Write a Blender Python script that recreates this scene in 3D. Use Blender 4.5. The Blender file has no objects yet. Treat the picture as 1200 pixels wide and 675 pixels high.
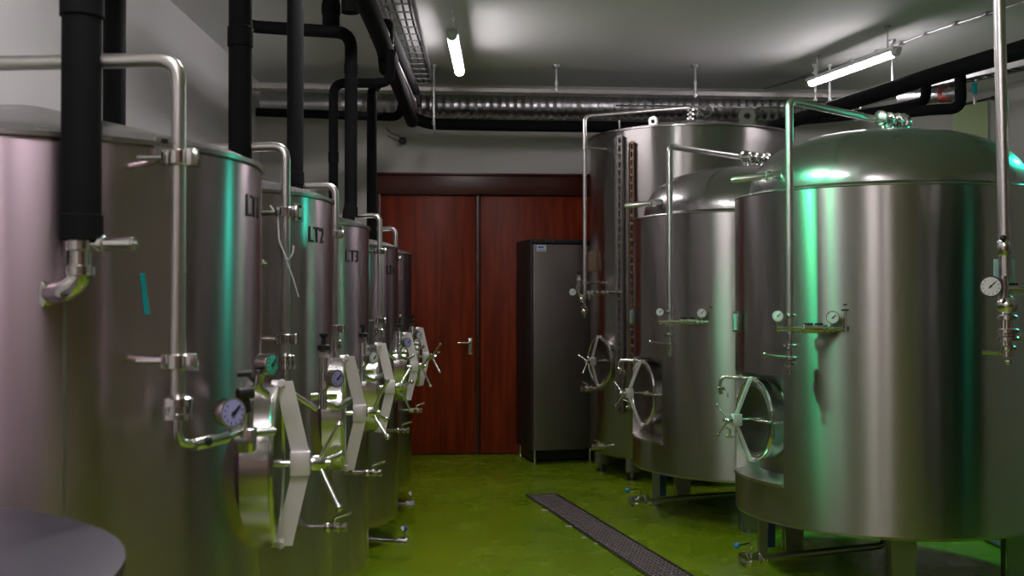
import bpy, bmesh, math, random
from mathutils import Vector, Matrix
random.seed(7)
C = bpy.context.scene.collection
S = bpy.context.scene
PI = math.pi
V = Vector
F = 1300.0; HZ = 350.0; CH = 1.47      # focal length in pixels, horizon row, eye height

# ------------------------------------------------------------------ camera
cd = bpy.data.cameras.new('camera'); cam = bpy.data.objects.new('camera', cd); C.objects.link(cam)
cam.location = (0, 0, CH)
cam.rotation_euler = (PI/2 + math.atan(12.5/F), 0, 0)
cd.sensor_width = 36; cd.lens = 36*F/1200; cd.clip_start = 0.05; cd.clip_end = 60
cd.dof.use_dof = True; cd.dof.focus_distance = 5.2; cd.dof.aperture_fstop = 5.0
S.camera = cam
S.view_settings.view_transform = 'Standard'; S.view_settings.look = 'None'
S.view_settings.gamma = 1; S.view_settings.use_curve_mapping = False
S.view_settings.exposure = 0.0
TUBE_W = 80.0       # emission strength of the fluorescent tubes
GREEN_L = 190.0; GREEN_R = 80.0
# ------------------------------------------------------------------ world
w = bpy.data.worlds.new('world'); S.world = w; w.use_nodes = True
w.node_tree.nodes['Background'].inputs[0].default_value = (0.5, 0.5, 0.52, 1)
w.node_tree.nodes['Background'].inputs[1].default_value = 0.02

def point_light(name, loc, energy, col, size=0.05):
    l = bpy.data.lights.new(name, 'POINT'); l.energy = energy; l.color = col; l.shadow_soft_size = size
    o = bpy.data.objects.new(name, l); o.location = loc; C.objects.link(o); return o

# ------------------------------------------------------------------ materials
def lin(c): return tuple(((x/255)/12.92 if x/255 <= 0.04045 else ((x/255+0.055)/1.055)**2.4) for x in c)
def mat(name, col, rough=0.5, metal=0.0, emis=None, es=0.0, coat=0.0, spec=0.5, noise=0.0, nscale=4.0, stretch=(1,1,1), rnoise=0.0,
        bump=0.0, bscale=60.0, aniso=0.0, col2=None):
    m = bpy.data.materials.new(name); m.use_nodes = True
    nt = m.node_tree; b = nt.nodes['Principled BSDF']
    b.inputs['Base Color'].default_value = (*col, 1); b.inputs['Roughness'].default_value = rough
    b.inputs['Metallic'].default_value = metal; b.inputs['Coat Weight'].default_value = coat
    b.inputs['Coat Roughness'].default_value = 0.12
    b.inputs['Specular IOR Level'].default_value = spec
    if emis:
        b.inputs['Emission Color'].default_value = (*emis, 1); b.inputs['Emission Strength'].default_value = es
    tc = nt.nodes.new('ShaderNodeTexCoord'); mp = nt.nodes.new('ShaderNodeMapping'); mp.inputs['Scale'].default_value = stretch
    nt.links.new(tc.outputs['Object'], mp.inputs['Vector'])
    if noise or rnoise or col2:
        n = nt.nodes.new('ShaderNodeTexNoise'); n.inputs['Scale'].default_value = nscale; n.inputs['Detail'].default_value = 5
        nt.links.new(mp.outputs[0], n.inputs['Vector'])
        r = nt.nodes.new('ShaderNodeMapRange'); r.inputs[1].default_value = 0.2; r.inputs[2].default_value = 0.8
        nt.links.new(n.outputs['Fac'], r.inputs[0])
        if noise or col2:
            mx = nt.nodes.new('ShaderNodeMix'); mx.data_type = 'RGBA'
            c2 = col2 if col2 else tuple(x*(1-noise) for x in col)
            mx.inputs[6].default_value = (*col, 1); mx.inputs[7].default_value = (*c2, 1)
            nt.links.new(r.outputs[0], mx.inputs[0]); nt.links.new(mx.outputs[2], b.inputs['Base Color'])
        if rnoise:
            r2 = nt.nodes.new('ShaderNodeMapRange'); r2.inputs[3].default_value = rough-rnoise; r2.inputs[4].default_value = rough+rnoise
            nt.links.new(r.outputs[0], r2.inputs[0]); nt.links.new(r2.outputs[0], b.inputs['Roughness'])
    if bump:
        n = nt.nodes.new('ShaderNodeTexNoise'); n.inputs['Scale'].default_value = bscale; n.inputs['Detail'].default_value = 3
        nt.links.new(mp.outputs[0], n.inputs['Vector'])
        bp = nt.nodes.new('ShaderNodeBump'); bp.inputs['Strength'].default_value = bump; bp.inputs['Distance'].default_value = 0.01
        nt.links.new(n.outputs['Fac'], bp.inputs['Height']); nt.links.new(bp.outputs[0], b.inputs['Normal'])
    if aniso:
        t = nt.nodes.new('ShaderNodeTangent'); t.direction_type = 'RADIAL'; t.axis = 'Z'
        b.inputs['Anisotropic'].default_value = aniso; b.inputs['Anisotropic Rotation'].default_value = .25; nt.links.new(t.outputs[0], b.inputs['Tangent'])
    return m
M = dict(
    shell = mat('brushed_steel', (.43,.405,.40), .29, 1, aniso=.93),
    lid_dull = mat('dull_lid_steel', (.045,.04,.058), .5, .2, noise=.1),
    shell_d = mat('darkened_brushed_steel', (.16,.155,.155), .38, 1, aniso=.8),  # brushed steel darkened on the out-of-frame tank, to dim its reflection
    shell_l = mat('satin_steel', (.55,.43,.50), .27, 1, aniso=.85, noise=.14, nscale=1.6, stretch=(1,1,.4), bump=.03, bscale=2.0),
    dome = mat('dome_steel', (.46,.44,.44), .25, 1, noise=.06, nscale=2.5, rnoise=.06),
    steel = mat('polished_steel', (.74,.72,.71), .16, 1),
    pipe = mat('pipe_steel', (.70,.67,.66), .30, 1, noise=.1, nscale=8),
    neck = mat('neck_steel', (.70,.67,.66), .20, 1),
    yoke = mat('yoke_steel', (.88,.82,.85), .45, .55, noise=.12, nscale=14),
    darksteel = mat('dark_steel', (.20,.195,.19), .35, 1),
    leg = mat('leg_steel', (.40,.38,.37), .38, 1),
    galv = mat('galvanised', (.55,.55,.56), .38, 1, noise=.35, nscale=18),
    paleg = mat('pale_galvanised', (.66,.63,.63), .5, .6, noise=.2, nscale=12),
    duct = mat('duct_foil', (.62,.62,.64), .30, 1, noise=.3, nscale=9),
    rubber = mat('black_insulation', (.005,.005,.006), .8, 0, spec=.15, bump=.1, bscale=40),
    black = mat('black_plastic', (.012,.012,.013), .4),
    dial = mat('gauge_face', (.80,.80,.84), .35),
    blued = mat('gauge_face_lilac', (.42,.40,.80), .35),
    teald = mat('gauge_face_teal', (.10,.65,.55), .3),
    needle = mat('needle', (.01,.01,.01), .5),
    blue = mat('blue_plastic', (.02,.08,.55), .4),
    blueball = mat('blue_ball', (.02,.25,.55), .3),
    bluestrip = mat('blue_leg_strip', (.05,.16,.55), .35, noise=.6, nscale=60),
    teal = mat('teal_tape', (.0,.30,.30), .5),
    brass = mat('brass', (.55,.33,.10), .35, 1),
    plate = mat('teal_plate', (.30,.55,.52), .3),
    ink = mat('black_lettering', (.015,.015,.015), .5),
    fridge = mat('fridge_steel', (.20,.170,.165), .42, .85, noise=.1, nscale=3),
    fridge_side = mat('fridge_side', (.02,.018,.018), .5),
    sticker = mat('white_sticker', (.65,.7,.8), .5),
    stickerb = mat('blue_print', (.03,.10,.40), .5),
    ceiling = mat('ceiling_paint', (.74,.75,.74), .65, spec=.25, noise=.05, nscale=1.2, bump=.12, bscale=2.5),
    wall = mat('wall_paint', (.64,.62,.60), .6, noise=.08, nscale=1.0),
    wall_f = mat('brown_wall_darkened', (.20,.13,.12), .6),  # unseen wall behind the camera, darkened to dim the steel's reflections
    wall_l = mat('wall_paint_white', (.75,.735,.74), .5, noise=.08, nscale=1.0),
    frame = mat('red_wood_frame', (.085,.012,.006), .35, noise=.4, nscale=2, stretch=(1,1,14)),
    tubeglass = mat('tube_glow', (1,1,1), .3, emis=(1.0,.925,.95), es=TUBE_W*.62),
    tubenear = mat('tube_glow_near', (1,1,1), .3, emis=(1.0,.925,.95), es=TUBE_W*1.3),
    lampbody = mat('lamp_body', (.6,.6,.6), .5),
    green_led = mat('green_led', (.1,1,.5), .3, emis=(.02,1,.42), es=14),
    panel = mat('pale_green_board', (.62,.74,.42), .6, col2=(.50,.68,.36), nscale=3),
    pit = mat('drain_pit', (.01,.01,.008), .7),
    grate = mat('drain_grate', (.55,.47,.48), .5, .8),
    chip = mat('pale_debris', (.6,.62,.5), .6),
    sensor = mat('dark_spout', (.03,.02,.02), .4),
    red = mat('red_flange', (.35,.06,.05), .5),
    white = mat('white_plastic', (.6,.6,.6), .5),
)
def wood():
    m = mat('red_brown_wood', (.2,.03,.01), .42, spec=.22); nt = m.node_tree; b = nt.nodes['Principled BSDF']
    tc = nt.nodes.new('ShaderNodeTexCoord'); mp = nt.nodes.new('ShaderNodeMapping'); mp.inputs['Scale'].default_value = (9, 9, .7)
    nt.links.new(tc.outputs['Object'], mp.inputs[0])
    n = nt.nodes.new('ShaderNodeTexNoise'); n.inputs['Scale'].default_value = 2.2; n.inputs['Detail'].default_value = 8; n.inputs['Distortion'].default_value = .6
    nt.links.new(mp.outputs[0], n.inputs['Vector'])
    cr = nt.nodes.new('ShaderNodeValToRGB'); e = cr.color_ramp.elements
    e[0].position = .3; e[0].color = (.13, .014, .003, 1); e[1].position = .72; e[1].color = (.30, .036, .008, 1)
    nt.links.new(n.outputs['Fac'], cr.inputs[0]); nt.links.new(cr.outputs[0], b.inputs['Base Color'])
    return m
M['wood'] = wood()
def floor_mat():
    m = mat('green_epoxy', (.1,.2,.02), .3, coat=.0); nt = m.node_tree; b = nt.nodes['Principled BSDF']
    tc = nt.nodes.new('ShaderNodeTexCoord')
    n = nt.nodes.new('ShaderNodeTexNoise'); n.inputs['Scale'].default_value = 1.3; n.inputs['Detail'].default_value = 6
    nt.links.new(tc.outputs['Object'], n.inputs['Vector'])
    cr = nt.nodes.new('ShaderNodeValToRGB'); e = cr.color_ramp.elements
    e[0].position = .3; e[0].color = (.165, .29, .006, 1); e[1].position = .72; e[1].color = (.25, .37, .008, 1)
    nt.links.new(n.outputs['Fac'], cr.inputs[0])
    nt.links.new(cr.outputs[0], b.inputs['Base Color'])
    n2 = nt.nodes.new('ShaderNodeTexNoise'); n2.inputs['Scale'].default_value = 3.0; n2.inputs['Detail'].default_value = 8
    nt.links.new(tc.outputs['Object'], n2.inputs['Vector'])
    r = nt.nodes.new('ShaderNodeMapRange'); r.inputs[1].default_value = .35; r.inputs[2].default_value = .65; r.inputs[3].default_value = .18; r.inputs[4].default_value = .32
    nt.links.new(n2.outputs['Fac'], r.inputs[0]); nt.links.new(r.outputs[0], b.inputs['Roughness'])
    n3 = nt.nodes.new('ShaderNodeTexNoise'); n3.inputs['Scale'].default_value = 7; n3.inputs['Detail'].default_value = 4
    nt.links.new(tc.outputs['Object'], n3.inputs['Vector'])
    bp = nt.nodes.new('ShaderNodeBump'); bp.inputs['Strength'].default_value = .18; bp.inputs['Distance'].default_value = .01
    nt.links.new(n3.outputs['Fac'], bp.inputs['Height']); nt.links.new(bp.outputs[0], b.inputs['Normal'])
    return m
M['floor'] = floor_mat()

# ------------------------------------------------------------------ helpers
def at(px, py, Z): return V(((px-600)/F*Z, Z, CH+(HZ-py)/F*Z))       # a point Z metres ahead seen at that pixel
ORG = {}
def thing(name, loc, label, cat, group=None):
    o = bpy.data.objects.new(name, None); o.empty_display_size = .1; C.objects.link(o); o.location = loc
    o['label'] = label; o['category'] = cat
    if group: o['group'] = group
    ORG[o.name] = V(loc); return o
def tag(o, label, cat, group=None):
    o['label'] = label; o['category'] = cat
    if group: o['group'] = group
    return o
def obj(name, bm, m, parent=None, smooth=40, label=None):
    me = bpy.data.meshes.new(name)
    bmesh.ops.recalc_face_normals(bm, faces=bm.faces)
    org = None
    if parent is not None: org = ORG[parent.name]
    else:
        xs = [v.co for v in bm.verts]
        org = V(((min(p.x for p in xs)+max(p.x for p in xs))/2, (min(p.y for p in xs)+max(p.y for p in xs))/2, min(p.z for p in xs)))
    bmesh.ops.translate(bm, verts=bm.verts, vec=-org)
    bm.to_mesh(me); bm.free()
    if smooth:
        me.shade_smooth(); me.set_sharp_from_angle(angle=math.radians(smooth))
    me.materials.append(m)
    o = bpy.data.objects.new(name, me); C.objects.link(o)
    if parent is not None: o.parent = parent
    else: o.location = org
    ORG[o.name] = org
    if label: o['label'] = label
    return o
def struct(name, bm, m, smooth=0):
    o = obj(name, bm, m, None, smooth); o['kind'] = 'structure'; return o
def B(): return bmesh.new()
def frame_of(d, up=V((0,0,1))):
    d = d.normalized()
    if abs(d.dot(up)) > .99: up = V((1,0,0))
    x = up.cross(d).normalized(); y = d.cross(x).normalized()
    return x, y, d
def box(bm, c, s, ax=None, bev=0):
    """box centred at c, sizes s, axes ax=(x,y,z) vectors"""
    if ax is None: ax = (V((1,0,0)), V((0,1,0)), V((0,0,1)))
    c = V(c); vs = []
    for i in (-1,1):
        for j in (-1,1):
            for k in (-1,1):
                vs.append(bm.verts.new(c + ax[0]*(i*s[0]/2) + ax[1]*(j*s[1]/2) + ax[2]*(k*s[2]/2)))
    fs = [(0,1,3,2),(4,6,7,5),(0,4,5,1),(2,3,7,6),(0,2,6,4),(1,5,7,3)]
    faces = [bm.faces.new([vs[i] for i in f]) for f in fs]
    if bev:
        es = set(e for f in faces for e in f.edges)
        bmesh.ops.bevel(bm, geom=list(es), offset=bev, segments=2, affect='EDGES', profile=.5)
def ring(bm, c, x, y, r, n): return [bm.verts.new(c + x*(r*math.cos(2*PI*i/n)) + y*(r*math.sin(2*PI*i/n))) for i in range(n)]
def bridge(bm, a, b):
    n = len(a)
    for i in range(n): bm.faces.new((a[i], a[(i+1)%n], b[(i+1)%n], b[i]))
def lathe(bm, o, d, prof, n=24, closed=True):
    """prof: (radius, distance along d)"""
    o = V(o); x, y, d = frame_of(V(d)); prev = None
    for r, t in prof:
        c = o + d*t
        if r < 1e-5: cur = [bm.verts.new(c)]
        else: cur = ring(bm, c, x, y, r, n)
        if prev is not None:
            if len(prev) == 1 and len(cur) > 1:
                for i in range(n): bm.faces.new((prev[0], cur[i], cur[(i+1)%n]))
            elif len(cur) == 1 and len(prev) > 1:
                for i in range(n): bm.faces.new((prev[i], prev[(i+1)%n], cur[0]))
            elif len(cur) > 1: bridge(bm, prev, cur)
        elif closed and len(cur) > 1: bm.faces.new(cur[::-1])
        prev = cur
    if closed and len(prev) > 1: bm.faces.new(prev)
def cyl(bm, a, b, r, n=16, r2=None):
    a = V(a); b = V(b); d = b-a
    lathe(bm, a, d, [(r,0),(r if r2 is None else r2, d.length)], n)
def ball(bm, c, r, n=12):
    lathe(bm, c, V((0,0,1)), [(r*math.sin(PI*i/8), -r*math.cos(PI*i/8)) for i in range(9)], n)
def fillet(pts, rad, seg=6):
    pts = [V(p) for p in pts]; out = [pts[0]]
    for i in range(1, len(pts)-1):
        a, b, c = pts[i-1], pts[i], pts[i+1]
        u = (a-b); v = (c-b); r = min(rad, u.length*.45, v.length*.45)
        p0 = b + u.normalized()*r; p1 = b + v.normalized()*r
        for k in range(seg+1):
            t = k/seg; out.append(p0*(1-t)**2 + b*2*t*(1-t) + p1*t*t)
    out.append(pts[-1]); return out
def tube(bm, pts, r, n=14, rad=0, cap=True, rf=None):
    if rad: pts = fillet(pts, rad)
    pts = [V(p) for p in pts]; prev = None; x = None
    for i, p in enumerate(pts):
        d = (pts[min(i+1, len(pts)-1)] - pts[max(i-1, 0)]).normalized()
        if x is None: x, y, _ = frame_of(d)
        else:
            x = (x - d*x.dot(d)).normalized(); y = d.cross(x).normalized()
        cur = ring(bm, p, x, y, (r if rf is None else rf(i/(len(pts)-1))), n)
        if prev: bridge(bm, prev, cur)
        elif cap: bm.faces.new(cur[::-1])
        prev = cur
    if cap: bm.faces.new(prev)
def strap(bm, pts, wdir, width, thick):
    """flat bar following pts; width along wdir"""
    wdir = V(wdir).normalized(); pts = [V(p) for p in pts]; prev = None
    for i, p in enumerate(pts):
        d = (pts[min(i+1,len(pts)-1)] - pts[max(i-1,0)]).normalized()
        t = wdir.cross(d).normalized()
        cur = [bm.verts.new(p + wdir*(a*width/2) + t*(b*thick/2)) for a, b in ((-1,-1),(1,-1),(1,1),(-1,1))]
        if prev: bridge(bm, prev, cur)
        else: bm.faces.new(cur[::-1])
        prev = cur
    bm.faces.new(prev)
def torus(bm, c, d, R, r, n=32, k=8, a0=0, a1=2*PI):
    x, y, d = frame_of(V(d)); c = V(c); full = abs(a1-a0-2*PI) < 1e-6; rings = []
    m = n if full else n+1
    for i in range(m):
        a = a0+(a1-a0)*i/n; u = x*math.cos(a)+y*math.sin(a)
        rings.append([bm.verts.new(c + u*(R+r*math.cos(2*PI*j/k)) + d*(r*math.sin(2*PI*j/k))) for j in range(k)])
    for i in range(m if full else m-1): bridge(bm, rings[i], rings[(i+1)%m])
    if not full: bm.faces.new(rings[0][::-1]); bm.faces.new(rings[-1])
def clamp(bm, p, d, r, w=.012):
    """sanitary clamp collar with its wing nut"""
    d = V(d).normalized(); x, y, _ = frame_of(d); p = V(p)
    lathe(bm, p-d*w/2, d, [(r*.8,-.004),(r*1.0,0),(r*1.0,w),(r*.8,w+.004)], 16)
    cyl(bm, p+x*r*.8, p+x*r*1.45, .005, 8)
    box(bm, p+x*r*1.4, (.008,.022,.008), (x,y,d))
def circ_hit(cx, cy, r, px):
    """azimuth on the near face of a standing cylinder seen at column px"""
    s = (px-600)/F; a = 1+s*s; b = -2*(s*cx+cy); c = cx*cx+cy*cy-r*r
    disc = b*b-4*a*c
    t = (-b-math.sqrt(max(disc,0)))/(2*a)
    return math.atan2(t-cy, s*t-cx)
def rad(az): return V((math.cos(az), math.sin(az), 0))

def gauge(parent, c, face_dir, r=.03, face='dial', stem=None, m='steel'):
    """pressure gauge: round case, dial and needle"""
    c = V(c); d = V(face_dir).normalized()
    bm = B(); lathe(bm, c-d*.012, d, [(r*.9,-.004),(r,0),(r,.022),(r*1.06,.024),(r*1.06,.030),(r*.93,.030),(r*.90,.026)], 28)
    if stem is not None: cyl(bm, c, V(stem), .007, 10)
    g = obj('pressure_gauge', bm, M[m], parent)
    bm = B(); lathe(bm, c+d*.0155, d, [(r*.91,0),(r*.91,.0025)], 28); obj('dial', bm, M[face], g)
    x, y, _ = frame_of(d)
    bm = B(); nd = (x*.6+y*.6).normalized()
    strap(bm, [c+d*.020-nd*r*.25, c+d*.020+nd*r*.62], d.cross(nd), .004, .002)
    for k in range(10):
        a = PI*(1.25+1.5*k/9); u = x*math.cos(a-PI/2)+y*math.sin(a-PI/2)
        strap(bm, [c+d*.0195+u*r*.66, c+d*.0195+u*r*.82], d.cross(u), .002, .001)
    lathe(bm, c+d*.018, d, [(r*.12,0),(r*.12,.004)], 10)
    obj('needle', bm, M['needle'], g, smooth=0)
    return g

def manway(parent, c, ax, R, neck_in, flange=.03, reach=.11, open_arm=False, az0=0.5, arm_len=.115, strap_w=.045, dark=False):
    """round side door: c on the shell, ax outward. neck > rim, door, yoke, spindle, handle"""
    c = V(c); ax = V(ax).normalized(); up = V((0,0,1)); t = ax.cross(up).normalized()
    bm = B(); lathe(bm, c-ax*neck_in, ax, [(R*.94,0),(R*.94,neck_in),(R,neck_in+.004),(R,flange+neck_in-.004),(R*.975,flange+neck_in),(R*.86,flange+neck_in),(R*.86,neck_in*.2)], 48, closed=False)
    nk = obj('manway', bm, M['neck'], parent)
    f = c+ax*flange
    bm = B(); lathe(bm, f-ax*.018, ax, [(R*.90,0),(R*.90,.008),(R*.80,.020),(R*.5,.006),(R*.2,-.002),(0,-.004)], 48)
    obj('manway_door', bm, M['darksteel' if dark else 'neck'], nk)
    bm = B(); torus(bm, f+ax*.001, ax, R*.94, .0075, 48, 8); obj('door_rim', bm, M['steel'], nk)
    hub = f+ax*reach
    bm = B()
    e = .03
    for s in (1,-1):
        strap(bm, [f+up*(s*R*1.02)+ax*.018, hub+up*(s*.028)], ax, strap_w, .010)
        cyl(bm, f+up*(s*R*1.0)+ax*.012-t*.018, f+up*(s*R*1.0)+ax*.012+t*.018, .009, 10)
        cyl(bm, f+up*(s*R*.98)-ax*.012, f+up*(s*R*.98)+ax*.02, .012, 10)
    box(bm, hub, (.036,.05,.062), (t, ax, up), .003)
    obj('yoke', bm, M['yoke'], nk, smooth=25)
    bm = B(); cyl(bm, f-ax*.02, hub+ax*.075, .0095, 12); lathe(bm, hub+ax*.025, ax, [(.012,0),(.020,.004),(.020,.03),(.013,.04)], 16)
    obj('spindle', bm, M['steel'], nk)
    for k in range(3):
        a = az0+k*2*PI/3; u = up*math.cos(a)+t*math.sin(a)
        e1 = hub+ax*.045; e2 = e1+u*arm_len+ax*arm_len*.45
        bm = B(); cyl(bm, e1, e2, .0062, 10); ball(bm, e2, .0105)
        obj('handle', bm, M['steel'], nk)
    return nk

def small_valve(name, parent, p, d, L=.16, r=.011, blue=False, lever=V((0,0,1)), m='steel', rb=1.0):
    """short outlet: pipe along d, butterfly valve body and a lever"""
    p = V(p); d = V(d).normalized(); bm = B()
    cyl(bm, p, p+d*L, r, 12)
    clamp(bm, p+d*(L*.55), d, r*1.9*rb); clamp(bm, p+d*(L*.80), d, r*2.0*rb)
    lathe(bm, p+d*(L*.62), d, [(r*1.2,0),(r*1.6*rb,.006),(r*1.6*rb,L*.16),(r*1.2,L*.18)], 14)
    lathe(bm, p+d*L, d, [(r*1.9*rb,-.004),(r*1.9*rb,.008),(r*.8,.012)], 16)
    v = obj(name, bm, M[m], parent)
    q = p+d*(L*.68); lv = V(lever).normalized(); bm = B()
    cyl(bm, q, q+lv*.035, .006, 8)
    tube(bm, [q+lv*.033, q+lv*.04+d*.01, q+lv*.055+d*.05], .006, 8)
    obj('lever', bm, M['steel'], v)
    if blue:
        bm = B(); ball(bm, q+lv*.06+d*.055, .013); obj('lever_knob', bm, M['blueball'], v)
    return v

def text_on(parent, cx, cy, r, txt, az_c, z, h, m, name='tank_number'):
    cu = bpy.data.curves.new('tmp', 'FONT'); cu.body = txt; cu.size = h*1.4; cu.align_x = 'CENTER'; cu.extrude = .001; cu.resolution_u = 3
    to = bpy.data.objects.new('tmp', cu); C.objects.link(to)
    dg = bpy.context.evaluated_depsgraph_get(); dg.update()
    me = bpy.data.meshes.new_from_object(to.evaluated_get(dg)); bpy.data.objects.remove(to)
    bm = B(); bm.from_mesh(me); bpy.data.meshes.remove(me)
    for v in bm.verts:
        a = az_c + v.co.x/r; rr = r+.0015+v.co.z
        v.co = V((cx+rr*math.cos(a), cy+rr*math.sin(a), z+v.co.y))
    return obj(name, bm, m, parent, smooth=0)

# ================================================================== the setting
def quad_prism(pts, z0, z1):
    bm = B(); lo = [bm.verts.new((x,y,z0)) for x,y in pts]; hi = [bm.verts.new((x,y,z1)) for x,y in pts]
    bm.faces.new(lo[::-1]); bm.faces.new(hi); bridge(bm, lo, hi); return bm
CZ = 3.5
def back(x): return 10.45+.07*(x+1.27)          # back wall line
def left(y): return -2.37-.0154*(y-10.3)        # left wall line
xr = 4.78; yr = back(xr)
def right(y): return xr+.257*(yr-y)
Y0 = -3.2
struct('floor', quad_prism([(left(Y0)-.2,Y0-.2),(right(Y0)+.2,Y0-.2),(xr+.3,yr+.3),(left(10.4)-.2,back(-2.4)+.3)], -.12, 0), M['floor'])
struct('ceiling', quad_prism([(left(Y0)-.2,Y0-.2),(right(Y0)+.2,Y0-.2),(xr+.3,yr+.3),(left(10.4)-.2,back(-2.4)+.3)], CZ, CZ+.12), M['ceiling'])
struct('wall_left', quad_prism([(left(Y0)-.15,Y0),(left(Y0),Y0),(left(10.4),back(-2.4)+.02),(left(10.4)-.15,back(-2.4)+.02)], 0, CZ), M['wall_l'])
struct('wall_back', quad_prism([(left(10.4)-.15,back(-2.52)+.02),(xr+.1,back(xr+.1)+.02),(xr+.1,back(xr+.1)+.15),(left(10.4)-.15,back(-2.52)+.15)], 0, CZ), M['wall'])
struct('wall_right', quad_prism([(right(Y0),Y0),(right(Y0)+.15,Y0),(xr+.15,yr+.02),(xr,yr+.02)], 0, CZ), M['wall'])
struct('wall_front', quad_prism([(left(Y0),Y0-.15),(right(Y0),Y0-.15),(right(Y0),Y0),(left(Y0),Y0)], 0, CZ), M['wall_f'])

# ---- double door in the back wall
bu = V((1,.07,0)).normalized(); bn = V((.07,-1,0)).normalized()      # along the wall, into the room
def wp(x, z, off=0): return V((x, back(x)+.02, z)) + bn*off
dax = (bu, bn, V((0,0,1)))
XL, XR = -1.27, .78
bm = B()
box(bm, wp((XL+XR)/2, 2.55, .05), (XR-XL+.04, .10, .20), dax, .006)
box(bm, wp(XL+.012, 1.225, .05), (.045, .10, 2.45), dax, .004)
box(bm, wp(XR-.012, 1.225, .05), (.045, .10, 2.45), dax, .004)
box(bm, wp((XL+XR)/2, 2.64, .06), (XR-XL+.08, .13, .02), dax, .003)
dr = struct('door_1', bm, M['frame'], 25)
mid = -.325
for x0, x1 in ((XL+.036, mid-.022), (mid+.022, XR-.036)):
    bm = B(); box(bm, wp((x0+x1)/2, 1.225, .035), (x1-x0, .045, 2.43), dax, .005); obj('door_leaf', bm, M['wood'], dr, 25)
bm = B(); box(bm, wp(mid, 1.225, .045), (.036, .07, 2.44), dax, .004); obj('mullion', bm, M['frame'], dr, 25)
bm = B(); box(bm, wp(-.40, 1.02, .063), (.04, .012, .16), dax, .004)
tube(bm, [wp(-.40,1.055,.06), wp(-.40,1.055,.11), wp(-.52,1.055,.11)], .009, 10, .015); lathe(bm, wp(-.40,.975,.062), bn, [(.012,0),(.012,.014)], 12)
obj('door_handle', bm, M['steel'], dr)

# ---- floor drain grating, running along the right-hand row
def grating(name, a, b, wid, nl, step, label):
    a = V((a[0],a[1],0)); b = V((b[0],b[1],0)); d = (b-a).normalized(); L = (b-a).length; n = V((-d.y,d.x,0)); up = V((0,0,1))
    t = thing(name, ((a+b)/2), label, 'floor drain'); ax = (d, n, up); c = (a+b)/2
    bm = B(); box(bm, c+up*.002, (L, wid, .004), ax); obj('drain_channel', bm, M['pit'], t, 0)
    bm = B()
    for s in (-1,1):
        box(bm, c+n*(s*(wid/2))+up*.006, (L+.012, .014, .012), ax, .002); box(bm, c+d*(s*L/2)+up*.006, (.012, wid, .012), ax, .002)
    obj('drain_rim', bm, M['darksteel'], t, 0)
    bm = B()
    for i in range(1, nl): box(bm, c+n*(-wid/2+wid*i/nl)+up*.0075, (L, .006, .007), ax)
    k = int(L/step)
    for i in range(1, k): box(bm, c+d*(-L/2+L*i/k)+up*.0065, (.005, wid-.01, .006), ax)
    obj('grate', bm, M['grate'], t, 0)
    return t
grating('floor_drain', (.218, 8.3), (1.55, 3.05), .225, 9, .05, 'long metal drain grating set in the green floor of the aisle')
grating('floor_drain', (3.02, 6.75), (3.06, 5.2), .3, 12, .03, 'drain grating in the teal lit floor at the lower right, beyond the front right tank')

# ---- debris by the drain
for i, (px, py, l, a) in enumerate(((640,598,.07,-.5),(671,617,.10,-.35),(684,630,.03,.3),(699,637,.03,-.6))):
    Z = CH*F/(py-HZ); p = at(px,py,Z); bm = B()
    box(bm, (p.x,p.y,.003), (l,.016,.006), (V((math.cos(a),math.sin(a),0)), V((-math.sin(a),math.cos(a),0)), V((0,0,1))), .002)
    tag(obj('debris_scrap', bm, M['chip'], None, 0), ['small pale scrap on the floor beside the drain, farthest from the camera','longest pale scrap lying along the left edge of the drain','tiny pale speck on the floor left of the drain, just past the longest scrap','tiny pale speck on the floor left of the drain, nearest the camera'][i], 'debris', 'pale scraps beside the drain')

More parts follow.
